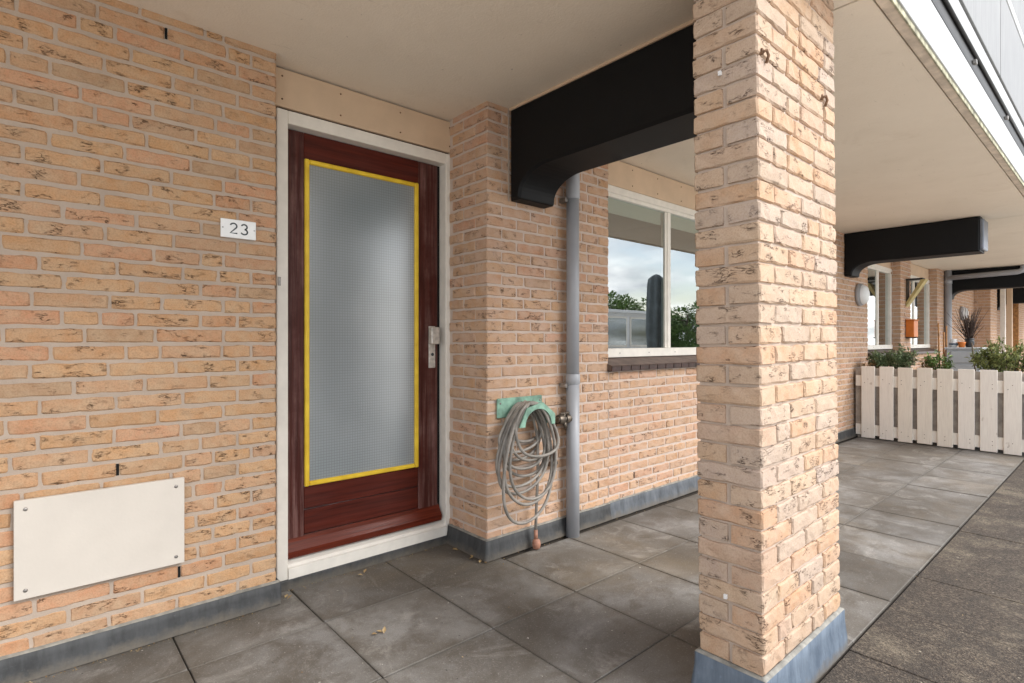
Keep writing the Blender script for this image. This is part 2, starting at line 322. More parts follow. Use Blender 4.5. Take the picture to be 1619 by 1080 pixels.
class MB:
    def __init__(s): s.v = []; s.f = []; s.sm = []
    def add(s, vs, fs, smooth=False):
        b = len(s.v); s.v += [tuple(v) for v in vs]; s.f += [tuple(i + b for i in f) for f in fs]; s.sm += [smooth] * len(fs); return s
    def box(s, x0, x1, y0, y1, z0, z1, c=0):
        if c <= 0:
            vs = [(x, y, z) for x in (x0, x1) for y in (y0, y1) for z in (z0, z1)]
            return s.add(vs, [(0, 1, 3, 2), (4, 6, 7, 5), (0, 4, 5, 1), (2, 3, 7, 6), (0, 2, 6, 4), (1, 5, 7, 3)])
        bm = bmesh.new(); bmesh.ops.create_cube(bm, size=1)
        for v in bm.verts: v.co = Vector(((x0 + x1) / 2 + v.co.x * (x1 - x0), (y0 + y1) / 2 + v.co.y * (y1 - y0), (z0 + z1) / 2 + v.co.z * (z1 - z0)))
        bmesh.ops.bevel(bm, geom=bm.edges[:], offset=c, segments=1, affect='EDGES')
        s.frombm(bm); return s
    def frombm(s, bm, smooth=False):
        bm.verts.index_update(); s.add([v.co[:] for v in bm.verts], [[v.index for v in f.verts] for f in bm.faces], smooth); bm.free()
    def tube(s, path, r, n=10, cap=True, smooth=True):
        P = [Vector(p) for p in path]; rr = r if isinstance(r, (list, tuple)) else [r] * len(P)
        up = None; rings = []
        for i, p in enumerate(P):
            t = (P[min(i + 1, len(P) - 1)] - P[max(i - 1, 0)]).normalized()
            if up is None: up = t.cross(Vector((0, 0, 1)) if abs(t.z) < .9 else Vector((1, 0, 0))).normalized()
            up = (up - t * up.dot(t)).normalized(); w = t.cross(up)
            rings.append([p + (up * math.cos(2 * math.pi * k / n) + w * math.sin(2 * math.pi * k / n)) * rr[i] for k in range(n)])
        vs = [v for q in rings for v in q]
        fs = [(i * n + k, i * n + (k + 1) % n, (i + 1) * n + (k + 1) % n, (i + 1) * n + k) for i in range(len(P) - 1) for k in range(n)]
        s.add(vs, fs, smooth)
        if cap: b = len(s.v) - len(vs); s.f += [tuple(b + k for k in range(n))[::-1], tuple(b + (len(P) - 1) * n + k for k in range(n))]; s.sm += [False, False]
        return s
    def prism(s, prof, a0, a1, axis=0):
        n = len(prof); vs = []
        for a in (a0, a1):
            for (p, q) in prof: vs.append((a, p, q) if axis == 0 else (p, a, q) if axis == 1 else (p, q, a))
        fs = [(k, (k + 1) % n, n + (k + 1) % n, n + k) for k in range(n)] + [tuple(range(n))[::-1], tuple(range(n, 2 * n))]
        return s.add(vs, fs)
    def lathe(s, prof, c, n=20, axis=2):
        vs = []; fs = []
        for (r, h) in prof:
            for k in range(n):
                a = 2 * math.pi * k / n; u, w = r * math.cos(a), r * math.sin(a)
                vs.append((c[0] + u, c[1] + w, c[2] + h) if axis == 2 else (c[0] + u, c[1] + h, c[2] + w) if axis == 1 else (c[0] + h, c[1] + u, c[2] + w))
        for i in range(len(prof) - 1):
            for k in range(n): fs.append((i * n + k, i * n + (k + 1) % n, (i + 1) * n + (k + 1) % n, (i + 1) * n + k))
        return s.add(vs, fs, True)
    def leaf(s, p, d, up, L, w):
        d = d.normalized(); sd = d.cross(up).normalized() * w * .5; nn = sd.cross(d).normalized() * L * .12; p = Vector(p)
        s.add([p, p + d * L * .45 + sd + nn, p + d * L, p + d * L * .45 - sd + nn], [(0, 1, 2, 3)])
    def build(s, name, mat, parent=None, recalc=True):
        o0 = Vector((0, 0, 0)) if parent is None else origin(parent)
        me = bpy.data.meshes.new(name); me.from_pydata([tuple(Vector(v) - o0) for v in s.v], [], s.f); me.update()
        me.polygons.foreach_set('use_smooth', s.sm)
        if recalc:
            bm = bmesh.new(); bm.from_mesh(me); bmesh.ops.recalc_face_normals(bm, faces=bm.faces[:]); bm.to_mesh(me); bm.free()
        me.materials.append(M[mat]); o = bpy.data.objects.new(name, me); C.objects.link(o)
        if parent is not None: o.parent = parent
        ORG[o.name] = o0 if parent is not None else Vector((0, 0, 0)); return o
def box(name, mat, parent, *a, c=0): return MB().box(*a, c=c).build(name, mat, parent)

# ---------------------------------------------------------------- bricks
CO, BH = .0633, .0515
HB = {'brick': .0500, 'brick_pier': .0510, 'brick_pale': .0552}
def brick_geo(L, seed, D=.1, jit=.0016, H=BH):
    rg = random.Random(seed); e = .005; n = 6 if L > .15 else 4
    xs = [-L / 2, -L / 2 + e] + [-L / 2 + e + (L - 2 * e) * i / n for i in range(1, n)] + [L / 2 - e, L / 2]
    prof = [(D, H / 2), (e, H / 2), (0, H / 2 - e), (-.0006, 0), (0, -H / 2 + e), (e, -H / 2), (D, -H / 2)]
    vs = []
    ph = rg.uniform(0, 9); amp = rg.uniform(.0006, .0018)
    for i, x in enumerate(xs):
        end = i in (0, len(xs) - 1)
        for j, (y, z) in enumerate(prof):
            jx = rg.uniform(-jit, jit) * (1 if not end else .8); jy = rg.uniform(-jit, jit) if j not in (0, 6) else 0; jz = rg.uniform(-jit, jit)
            wob = amp * math.sin(ph + x * 55 + j)
            zz = z * (.93 if end and j in (1, 2, 4, 5) else 1); yy = y + (.0045 if end and j in (2, 3, 4) else 0)
            vs.append((x + jx, yy + jy, zz + jz + wob))
    m = len(prof); fs = []
    for i in range(len(xs) - 1):
        for j in range(m): fs.append((i * m + j, (i + 1) * m + j, (i + 1) * m + (j + 1) % m, i * m + (j + 1) % m))
    fs += [tuple(range(m)), tuple((len(xs) - 1) * m + j for j in range(m))[::-1]]
    return vs, fs
BM = {}
def brick_mesh(L, mat):
    nom = min((.21, .1, .155, .05), key=lambda q: abs(q - L)); k = (nom, mat, random.randrange(7))
    if k not in BM:
        vs, fs = brick_geo(nom, int(nom * 1000) + k[2] * 13, H=HB[mat]); me = bpy.data.meshes.new('brick'); me.from_pydata(vs, [], fs); me.update()
        bm = bmesh.new(); bm.from_mesh(me); bmesh.ops.recalc_face_normals(bm, faces=bm.faces[:]); bm.to_mesh(me); bm.free()
        me.materials.append(M[mat]); BM[k] = me
    return BM[k], L / nom
class Wall:
    """lays bricks of one wall: each an object, or joined into one stuff part past the limit"""
    def __init__(s, root, mat): s.root = root; s.mat = mat; s.n = 0; s.st = MB()
    def lay(s, a, b, y, z, face='front', single=True):
        """brick from a to b along the wall; y = plane of its face; z = its middle"""
        L = b - a; mid = (a + b) / 2; jy = random.gauss(0, .0011); jz = random.gauss(0, .0007); tilt = random.gauss(0, .004)
        rz = 0 if face == 'front' else R(-90) if face == 'left' else R(90) if face == 'right' else R(180)
        if face == 'front': p = (mid, y + jy, z + jz)
        elif face == 'left': p = (y + jy, mid, z + jz)
        elif face == 'right': p = (y + jy, mid, z + jz)
        else: p = (mid, y + jy, z + jz)
        if single and s.n < 299:
            me, sx = brick_mesh(L, s.mat); o = bpy.data.objects.new('brick', me); C.objects.link(o); o.parent = s.root
            o.location = Vector(p) - origin(s.root); o.rotation_euler = (0, tilt, rz) if face == 'front' else (0, 0, rz); o.scale = (sx, 1, 1); s.n += 1
        else:
            vs, fs = brick_geo(L, random.randrange(9999), H=HB[s.mat]); mt = Matrix.Translation(p) @ Matrix.Rotation(rz, 4, 'Z')
            s.st.add([mt @ Vector(v) for v in vs], fs)
    def done(s):
        if s.st.v: tag(s.st.build('brick', s.mat, s.root), kind='stuff')
def bond(x0, x1, prev, fixed_left=None, fixed_right=None):
    """one course of wild bond between x0 and x1; keeps clear of the joints below"""
    best = None
    for _ in range(60):
        x = x0; row = []; pen = 0
        if fixed_left: row.append((x, x + fixed_left)); x += fixed_left + .0105
        end = x1 - (fixed_right + .0105 if fixed_right else 0)
        while x < end - 1e-4:
            L = random.choices((.21, .1, .155), (8, 2.2, .8))[0]; L *= random.uniform(.985, 1.015)
            if x + L > end - .06: L = end - x
            if L > .235: L = (end - x - .0105) / 2
            row.append((x, min(x + L, end))); x += L + .0105
        if fixed_right: row.append((x1 - fixed_right, x1))
        J = [b for a, b in row[:-1]]
        for j in J: pen += sum(1 for p in prev if abs(p - j) < .04)
        pen += sum(2 for a, b in row if b - a < .055)
        if best is None or pen < best[0]: best = (pen, row, J)
        if pen == 0: break
    return best[1], best[2]

def flashing(name, mat, root, pts, h, t0=.012, t1=.02, wave=.003, zb=.004, edge=True):
    """dressed lead skirt along a polyline of (x, y, nx, ny) corner points; leans out to its foot"""
    mb = MB(); rows = []
    S = []
    for i in range(len(pts) - 1):
        (xa, ya, na, ma), (xb, yb, nb, mb_) = pts[i], pts[i + 1]; L = math.hypot(xb - xa, yb - ya); k = max(2, int(L / .09))
        for j in range(k + (i == len(pts) - 2)):
            f = j / k; S.append((xa + (xb - xa) * f, ya + (yb - ya) * f, na + (nb - na) * f if j == 0 or j == k else (nb if i == 0 and False else na * (1 - f) + nb * f), ma * (1 - f) + mb_ * f))
    vs = []; fs = []
    lv = [(zb, t1), (h * .3, t1 * .85 + .001), (h * .7, t0 * 1.1), (h - .004, t0), (h, t0 - .004), (h + .002, -.004)]
    for i, (x, y, nx, ny) in enumerate(S):
        for (z, t) in lv:
            w = t + (mnoise.noise(Vector((x * 6, y * 6, z * 9))) * wave if t > .005 else 0)
            vs.append((x + nx * w, y + ny * w, z + (mnoise.noise(Vector((x * 5, y * 5, 3))) * .003 if z > h * .6 else 0)))
    m = len(lv)
    for i in range(len(S) - 1):
        for j in range(m - 1): fs.append((i * m + j, (i + 1) * m + j, (i + 1) * m + j + 1, i * m + j + 1))
    mb.add(vs, fs, True); o = mb.build(name, mat, root)
    if edge:
        e = MB(); ev = []
        for i, (x, y, nx, ny) in enumerate(S):
            for (t, z) in ((-.003, h + .006), (t0 * .5, h + .004), (t0 + .001, h - .001)):
                ev.append((x + nx * t, y + ny * t, z + mnoise.noise(Vector((x * 9, y * 9, 1))) * .002))
        e.add(ev, [(i * 3 + j, i * 3 + 3 + j, i * 3 + 4 + j, i * 3 + 1 + j) for i in range(len(S) - 1) for j in range(2)], True); e.build('sealant_bead', 'lead_edge', root)
    return o
def weep(root, x, y, z, h=.044): box('weep_hole', 'void', root, x - .0045, x + .0045, y, y + .01, z - h / 2, z + h / 2)
def screws(root, pts, y, r=.006, mat='screw'):
    for (x, z) in pts: MB().lathe([(0, -.003), (r * .7, -.003), (r, -.0008), (r, .002)], (x, y, z), 10, 1).build('screw', mat, root)

# ---------------------------------------------------------------- ground
YP, YL, YD, ZC = 2.293, 2.541, 2.648, 2.463
g = MB(); g.box(-60, 160, -120, -.30, -.32, -.03); tag(g.build('bounce_ground', 'concrete'), kind='structure')  # unseen pale ground, added to bounce light up to the ceiling
bed = tag(MB().box(-3, 40, .728, 2.9, -.09, -.012).build('terrace_paving', 'joint'), kind='structure')
bed2 = tag(MB().box(-3, 40, -.30, .7235, -.09, -.020).build('walkway', 'joint'), kind='structure')
GX, GY, PX, PY = .430, .728, .4985, .503
PAV = {}
def slab(parent, mat, x0, x1, y0, y1, name, ztop=0):
    k = (round(x1 - x0, 3), round(y1 - y0, 3), mat)
    if k not in PAV:
        mb = MB().box(-(x1 - x0) / 2, (x1 - x0) / 2, -(y1 - y0) / 2, (y1 - y0) / 2, -.05, 0, c=.0025); me = mb.build('tmp', mat).data
        o = bpy.data.objects['tmp']; bpy.data.objects.remove(o); me.name = name; PAV[k] = me
    o = bpy.data.objects.new(name, PAV[k]); C.objects.link(o); o.parent = parent
    o.location = ((x0 + x1) / 2, (y0 + y1) / 2, ztop + random.uniform(-.0022, .0012)); o.rotation_euler = (random.gauss(0, .0022), random.gauss(0, .0022), random.gauss(0, .0012))
for i in range(-3, 16):
    for j in range(4):
        x0, x1 = GX + PX * i, GX + PX * (i + 1); y0, y1 = GY + PY * j, GY + PY * (j + 1)
        if x1 > 7.6: x1 = min(x1, 8.3)
        if j == 3 and x0 > 1.8: continue
        g_ = random.uniform(.0010, .0026)
        slab(bed, 'paver', x0 + g_, x1 - g_, y0 + g_, y1 - g_, 'paving_slab')
for i in range(-6, 17):
    for j in range(-2, 0):
        x0, x1 = GX + PX * i - .07, GX + PX * (i + 1) - .07; y0, y1 = GY + PY * j, GY + PY * (j + 1)
        slab(bed2, 'agg', x0 + .0012, x1 - .0012, y0 + .0012, y1 - .008 if j == -1 else y1 - .0012, 'aggregate_slab', -.006)
tag(MB().box(8.4, 40, .73, 2.9, -.012, -.002).box(8.4, 40, -.30, .70, -.012, -.004).build('far_pavement', 'paver'), kind='structure')

# ---------------------------------------------------------------- left wall
wl = thing('brick_wall', 'tan brick wall left of the front door, carrying the number plate', 'wall', (-.3, YL, 0))
box('mortar_bed', 'mortar', wl, -4, .827, YL + .0045, YL + .25, 0, ZC)
lay = Wall(wl, 'brick'); prev = []; holes = [(.218, .686), (.501, 2.367), (.505, .22), (-.3, 1.3)]
for k in range(39):
    z = .055 + CO * k
    if z - BH / 2 > ZC - .010: break
    row, prev = bond(-1.15 + random.uniform(-.1, 0), .833, prev, fixed_right=(.1, .155, .1, .21, .155)[k % 5])
    for a, b in row: lay.lay(a, b, YL, z, single=b > -.16)
    for hx, hz in holes:
        if abs(hz - z) < CO / 2:
            j = min(prev, key=lambda q: abs(q - hx)); weep(wl, j + .005, YL + .0025, z)
lay.done()
flashing('lead_flashing', 'lead', wl, [(-2, YL, 0, -1), (.844, YL, 0, -1)], .098, .013, .026)
box('flashing_return', 'lead', wl, .844, .851, YL - .012, YL + .11, .004, .093)

t = thing('number_plate', 'white enamel number plate reading 23 on the brick beside the door', 'sign', (.674, YL - .006, 1.652))
box('plate', 'enamel', t, .604, .744, YL - .011, YL - .003, 1.613, 1.692, c=.002)
def arc_pts(cx, cz, rx, rz, a0, a1, n=14): return [(cx + rx * math.cos(R(a0 + (a1 - a0) * i / n)), cz + rz * math.sin(R(a0 + (a1 - a0) * i / n))) for i in range(n + 1)]
two = arc_pts(.6535, 1.6635, .0125, .0115, 165, -35) + [(.6405, 1.6335), (.6680, 1.6335)]
three = arc_pts(.6955, 1.6645, .0115, .0105, 160, -75) + arc_pts(.6955, 1.6430, .0130, .0110, 80, -160)
for P_ in (two, three):
    ds = MB(); w_ = .0029
    for i, (x, z) in enumerate(P_):
        (xa, za), (xb, zb) = P_[max(i - 1, 0)], P_[min(i + 1, len(P_) - 1)]; l_ = math.hypot(xb - xa, zb - za) or 1; nx, nz = -(zb - za) / l_ * w_, (xb - xa) / l_ * w_
        for (f_, y_) in ((1, YL - .0125), (-1, YL - .0125), (-1, YL - .0108), (1, YL - .0108)): ds.v.append((x + nx * f_, y_, z + nz * f_))
    nn_ = len(P_); ds.f = [(i * 4 + k, (i + 1) * 4 + k, (i + 1) * 4 + (k + 1) % 4, i * 4 + (k + 1) % 4) for i in range(nn_ - 1) for k in range(4)] + [(0, 1, 2, 3), tuple(4 * nn_ - 4 + k for k in range(4))]; ds.sm = [False] * len(ds.f)
    ds.build('numeral', 'ink', t)
screws(t, [(.612, 1.654), (.736, 1.654)], YL - .0112, .0028)

t = thing('cover_plate', 'large cream cover plate with four corner screws low on the left brick wall', 'cover plate', (.215, YL - .01, .288))
box('panel', 'cover', t, -.038, .469, YL - .024, YL - .008, .288, .629, c=.0015)
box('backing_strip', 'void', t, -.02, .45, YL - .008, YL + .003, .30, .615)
screws(t, [(-.008, .597), (.440, .597), (-.008, .318), (.440, .318)], YL - .0245, .0065)

# ---------------------------------------------------------------- front door
d = thing('front_door', 'dark red wooden front door with yellow-beaded obscure glass in white frame', 'door', (1.36, YD, 0))
Y0 = YD
fr = MB().box(.870, .922, Y0, Y0 + .12, .045, 2.268, c=.003).build('frame_post', 'white', d)
fr = MB().box(1.822, 1.874, Y0, Y0 + .12, .045, 2.268, c=.003).build('frame_post', 'white', d)
MB().box(.922, 1.822, Y0 + .001, Y0 + .12, 2.206, 2.268, c=.003).build('frame_head', 'white', d)
s_ = MB(); s_.prism([(Y0 - .006, .047), (Y0 - .006, .098), (Y0 + .002, .101), (Y0 + .012, .112), (Y0 + .05, .127), (Y0 + .12, .130), (Y0 + .12, .047)], .922, 1.822); s_.build('frame_sill', 'white', d)
YLf = Y0 + .055
box('hinge_stile', 'wood_v', d, .926, 1.018, YLf, YLf + .04, .20, 2.202, c=.003)
box('lock_stile', 'wood_v', d, 1.672, 1.800, YLf, YLf + .04, .20, 2.202, c=.003)
box('shade_strip', 'void', d, 1.800, 1.822, YLf + .012, YLf + .05, .13, 2.205)  # near-black strip paints the shade between door leaf and frame
box('top_rail', 'wood_h', d, 1.018, 1.672, YLf + .001, YLf + .04, 2.076, 2.202, c=.002)
box('lower_rail_board', 'wood_h', d, 1.018, 1.672, YLf + .003, YLf + .04, .345, .455, c=.004)
box('lower_rail_board', 'wood_h', d, 1.018, 1.672, YLf + .003, YLf + .04, .222, .341, c=.004)
w_ = MB(); w_.prism([(YLf - .035, .134), (YLf - .037, .165), (YLf - .012, .203), (YLf + .002, .219), (YLf + .03, .219), (YLf + .03, .134)], .926, 1.806); w_.build('weather_board', 'wood_red', d)
def bead(x0, x1, z0, z1): MB().box(x0, x1, YLf - .007, YLf + .02, z0, z1, c=.004).build('glazing_bead', 'yellow', d)
bead(1.020, 1.0435, .457, 2.075); bead(1.647, 1.670, .457, 2.075); bead(1.044, 1.6465, 2.052, 2.074); bead(1.044, 1.6465, .458, .480)
box('glass_pane', 'door_glass', d, 1.042, 1.648, YLf + .008, YLf + .014, .479, 2.053)
hp = box('handle_plate', 'handle', d, 1.737, 1.781, YLf - .008, YLf + .001, 1.020, 1.262, c=.003)
k_ = MB().box(1.728, 1.784, YLf - .052, YLf - .012, 1.158, 1.256, c=.006).box(1.75, 1.77, YLf - .013, YLf - .006, 1.18, 1.23).build('door_knob', 'handle', hp)
kk = MB().lathe([(0, 0), (.009, 0), (.0095, .002)], (1.760, YLf - .0105, 1.098), 14, 1).build('keyhole', 'ink', hp)
box('threshold_strip', 'lead', d, .853, 1.86, Y0 - .012, Y0 + .1, -.002, .046, c=.003)
box('strike_plate', 'screw', d, .8745, .888, Y0 - .0035, Y0 + .004, 1.435, 1.475, c=.001)
box('jamb_filler', 'mortar', d, .827, .870, Y0 + .02, Y0 + .12, 0, 2.27)
def cladding(label, x0, x1, y, z0, z1, pts, loc):
    t = thing('cladding_panel', label, 'panel', loc); box('panel', 'cream', t, x0, x1, y, y + .02, z0, z1, c=.0015)
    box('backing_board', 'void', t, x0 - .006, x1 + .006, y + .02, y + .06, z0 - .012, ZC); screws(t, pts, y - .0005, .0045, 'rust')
cladding('cream panel over the front door with rusty screw heads', .835, 1.872, YD - .004, 2.276, 2.455,
         [(x, z) for x in (.893, 1.18, 1.52, 1.845) for z in (2.312, 2.42)], (1.3, YD, 2.276))
for (xx) in ():
    pass

# ---------------------------------------------------------------- entrance pier
XP = 1.843; XW = 2.872
pr = thing('brick_pier', 'brick pier between the front door and the window, beam bearing on it', 'wall', (2.35, YP, 0))
box('mortar_bed', 'mortar_pier', pr, XP + .006, XW - .004, YP + .0045, YP + .42, 0, ZC)
lay = Wall(pr, 'brick_pier'); prev = []
for k in range(39):
    z = .055 + CO * k
    if z - BH / 2 > ZC - .010: break
    odd = k % 2
    fl = .1 if odd else .21
    row, prev = bond(XP, XW + (.1105 if odd and z < .95 else 0), prev, fixed_left=fl, fixed_right=(.155 if odd else .1) if k % 3 else .21)
    for i, (a, b) in enumerate(row):
        if i == 0 and odd: continue
        lay.lay(a, b, YP, z)
    if odd: lay.lay(YP, YP + .21, XP, z, 'left'); lay.lay(YP + .2205, YP + .35, XP, z, 'left')
    else: lay.lay(YP + .1105, YP + .3205, XP, z, 'left')
    for hx, hz in ((2.79, .214), (2.3, .08)):
        if abs(hz - z) < CO / 2: j = min(prev, key=lambda q: abs(q - hx)); weep(pr, j + .005, YP + .003, z)
lay.done()
q7 = .7071
flashing('lead_flashing', 'lead', pr, [(XP - .001, YD - .01, -1, 0), (XP - .001, YP + .012, -1, -.1), (XP, YP, -1, -1), (XP + .012, YP - .001, -.1, -1), (XW, YP, 0, -1)], .108, .014, .028, .004)

# ---------------------------------------------------------------- wall under the window, and beyond it to the second beam
wu = thing('brick_wall', 'low brick wall under the wide window, topped by a dark brick sill', 'wall', (3.9, YP, 0))
XE = 5.2
box('mortar_bed', 'mortar_pier', wu, XW + .004, XE, YP + .0045, YP + .25, 0, .972)
lay = Wall(wu, 'brick_pier'); prev = []
for k in range(15):
    z = .055 + CO * k
    row, prev = bond(XW + .0105 + (.1105 if k % 2 else 0), XE, prev)
    for a, b in row: lay.lay(a, b, YP, min(z, .9412), single=a < 4.5)
    for hx, hz in ((3.749, .16), (2.95, .22)):
        if abs(hz - z) < CO / 2: j = min(prev, key=lambda q: abs(q - hx)); weep(wu, j + .005, YP + .003, z)
lay.done()
flashing('lead_flashing', 'lead_mid', wu, [(XW, YP, 0, -1), (XE, YP, 0, -1)], .112, .014, .028, .006)
x = 2.858
while x < XE - .05:
    b = MB(); b.prism([(YP - .04, .978), (YP - .042, 1.008), (YP - .036, 1.014), (YP + .11, 1.054), (YP + .11, .974)], x, x + .094); b.build('sill_brick', 'sill', wu); x += .104
s_ = MB(); s_.prism([(YP - .034, .980), (YP - .036, 1.0155), (YP + .12, 1.060), (YP + .12, .978)], 2.857, XE - .01); s_.build('sill_mortar', 'sillcap', wu)

wf = thing('brick_wall', 'far brick wall with the round lamp, behind the white plank fence', 'wall', (6.7, YP, 0))
box('mortar_bed', 'mortar_pier', wf, XE, 8.2, YP + .0045, YP + .42, 0, ZC)
lay = Wall(wf, 'brick_pier'); prev = []
for k in range(39):
    z = .055 + CO * k; row, prev = bond(XE + .005, 8.2, prev)
    for a, b in row: lay.lay(a, b, YP, z, single=6.9 < b < 7.62)
lay.done()
flashing('lead_flashing', 'lead', wf, [(XE, YP, 0, -1), (8.2, YP, 0, -1)], .108, .014, .028, .004)

# near window
YW = 2.405
def window(label, x0, x1, mulls, zb, zt, y, group=None):
    w = thing('window', label, 'window', ((x0 + x1) / 2, y, zb), group)
    MB().box(x0, x1, y - .012, y + .07, zb, zb + .062, c=.003).build('bottom_rail', 'white', w)
    MB().box(x0, x1, y, y + .07, zt - .05, zt, c=.003).box(x0, x1, y + .012, y + .07, zt - .075, zt - .05).build('head_rail', 'white', w)
    for a in (x0, x1 - .055): MB().box(a, a + .055, y, y + .07, zb + .062, zt - .075, c=.002).build('side_post', 'white', w)
    for m_ in mulls: MB().box(m_ + .012, m_ + .055, y + .018, y + .07, zb + .062, zt - .075, c=.002).box(m_ - .012, m_ + .012, y + .026, y + .06, zb + .062, zt - .075).build('mullion', 'white', w)
    e = [x0 + .05] + [v for m_ in mulls for v in (m_ + .005, m_ + .05)] + [x1 - .05]
    for i in range(0, len(e), 2): MB().box(e[i], e[i + 1], y + .035, y + .041, zb + .055, zt - .07).build('pane', 'glass', w)
    screws(w, [(x0 + .25 + .35 * i, zb + .03) for i in range(int((x1 - x0 - .3) / .35))], y - .0125, .004)
    return w
window('wide white-framed window right of the grey downpipe, sky mirrored in it', 2.872, XE, [3.755, 4.6], 1.062, 2.262, YW)
cladding('cream panel over the wide window with dark screw heads', 2.876, XE, YW + .012, 2.268, 2.456,
         [(x, z) for x in (3.3, 3.62, 3.95, 4.3) for z in (2.305, 2.42)], (3.9, YW, 2.268))
tag(MB().box(2.93, 3.72, YW + .052, YW + .058, 2.085, 2.19).box(3.82, XE - .06, YW + .052, YW + .058, 2.085, 2.19).tube([(2.93, YW + .066, 2.19), (XE - .06, YW + .066, 2.19)], .012).build('roller_blind', 'blind'),
    'rolled-up pale blind at the top inside the wide window', 'blind')
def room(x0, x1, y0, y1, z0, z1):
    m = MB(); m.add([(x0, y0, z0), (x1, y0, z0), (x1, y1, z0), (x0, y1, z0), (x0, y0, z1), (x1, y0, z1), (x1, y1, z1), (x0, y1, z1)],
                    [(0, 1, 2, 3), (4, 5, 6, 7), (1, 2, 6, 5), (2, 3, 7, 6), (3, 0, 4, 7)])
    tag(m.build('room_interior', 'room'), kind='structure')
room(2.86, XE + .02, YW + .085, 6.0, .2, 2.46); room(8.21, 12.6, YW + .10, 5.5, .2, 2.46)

# ---------------------------------------------------------------- cantilever beams
def beam(label, x0, yend, w=.283, zb=2.10, zl=1.952):
    t = thing('beam', label, 'beam', (x0 + w / 2, YP, zl), 'black beams carrying the balcony')
    prof = [(yend, ZC - .004), (yend, zb)]
    yl, ya = YP - .085, YP - .30          # lip depth, end of the curve
    n = 10
    for i in range(n + 1):
        a = i / n * math.pi / 2; prof.append((ya + (yl - ya) * math.sin(a), zb - (zb - zl - .022) * (1 - math.cos(a))))
    prof += [(yl + .003, zl + .006), (yl + .012, zl), (YP - .003, zl), (YP - .003, ZC - .004)]
    m = MB(); c = .014; P = len(prof); cy = sum(p[0] for p in prof) / P; cz = sum(p[1] for p in prof) / P
    ins = []
    for i in range(P):
        a, b, e = Vector(prof[i - 1]), Vector(prof[i]), Vector(prof[(i + 1) % P])
        n1 = Vector((-(b - a).y, (b - a).x)).normalized(); n2 = Vector((-(e - b).y, (e - b).x)).normalized(); nn = n1 + n2
        nn = nn.normalized() / max(.5, nn.normalized().dot(n1)); ins.append(b + nn * c)
    ar = sum(prof[i][0] * prof[(i + 1) % P][1] - prof[(i + 1) % P][0] * prof[i][1] for i in range(P))
    if ar < 0: ins = [Vector(prof[i]) * 2 - ins[i] for i in range(P)]
    rings = [(x0, ins), (x0 + c, prof), (x0 + w - c, prof), (x0 + w, ins)]
    vs = [(xx, p[0], p[1]) for xx, pr_ in rings for p in pr_]
    fs = [(r * P + i, r * P + (i + 1) % P, (r + 1) * P + (i + 1) % P, (r + 1) * P + i) for r in range(3) for i in range(P)]
    fs += [tuple(range(P)), tuple(3 * P + i for i in range(P))]
    m.add(vs, fs); m.build('beam_body', 'black', t)
    MB().box(x0 + .012, x0 + w - .012, yend - .03, yend + .004, zb + .02, ZC - .03, c=.008).build('end_cap', 'cap', t)
    return t
beam('long black beam from the entrance pier to the free-standing brick pillar', 2.0, .985)
beam('black beam with a blunt end over the white plank fence', 7.305, 1.045)
beam('far black beam with the grey pipe running along its side', 12.61, 1.0)
beam('farthest black beam at the right edge of the photo', 17.9, 1.0)
MB().box(1.992, 2.000, .99, YP - .01, ZC - .016, ZC - .001).build('sealant_bead', 'cream', pr)
box('mastic_line', 'mortar', pr, 1.990, 1.999, YP - .004, YP + .006, 1.95, ZC)

# ---------------------------------------------------------------- brick pillar (slightly out of plumb)
pl = thing('brick_pillar', 'free-standing pale brick pillar with grey-blue lead skirt at its foot', 'pillar', (1.68, .741, 0))
X0, X1, Yf, Yb = 1.676, 2.328, .741, .957
box('mortar_bed', 'mortar_pale', pl, X0 + .009, X1 - .009, Yf + .009, Yb - .009, 0, 2.47)
lay = Wall(pl, 'brick_pale'); LX = X1 - X0; j_ = .0107
for k in range(39):
    z = .055 + CO * k
    if z > 2.47: break
    if z < .12: continue
    odd = k % 2
    if odd:     # stretcher on the left face, header end on the front
        lay.lay(Yf, Yb, X0, z, 'left')
        row = random.choice(([.21, .21, .1], [.1, .21, .21], [.21, .155, .155], [.155, .21, .155]))
        x = X0 + .1 + j_
        for i, L in enumerate(row):
            L = min(L, X1 - x); L = X1 - x if i == 2 else L
            lay.lay(x, x + L, Yf, z); x += L + j_
        lay.lay(X0 + .1 + j_, X0 + .1 + j_ + .21, Yb, z, 'back')
        lay.lay(X0 + .33, X1, Yb, z, 'back')
    else:
        row = random.choice(([.21, .21, .21], [.21, .21, .21], [.21, .1, .21, .1], [.155, .21, .1, .155]))
        x = X0
        for i, L in enumerate(row):
            L = X1 - x if i == len(row) - 1 else L
            lay.lay(x, x + L, Yf, z); x += L + j_
        lay.lay(X0, X0 + .21, Yb, z, 'back'); lay.lay(X0 + .22, X0 + .43, Yb, z, 'back'); lay.lay(X0 + .44, X1, Yb, z, 'back')
lay.done()
flashing('lead_skirt', 'lead_blue', pl, [(X0 + .2, Yb, 0, 1), (X0 + .01, Yb, -.2, 1), (X0, Yb, -1, 1), (X0, Yb - .01, -1, .1), (X0, Yf + .01, -1, -.1), (X0, Yf, -1, -1), (X0 + .01, Yf, -.1, -1), (X1 - .01, Yf, .1, -1), (X1, Yf, 1, -1), (X1, Yf + .01, 1, -.1), (X1, Yb, 1, 0)], .146, .010, .020, .003)
for (x, y, z) in ((X0 - .004, .86, 2.03), (X0 - .004, .86, .36)):
    box('wall_plug', 'enamel', pl, x - .004, x + .003, y - .005, y + .005, z - .007, z + .007)
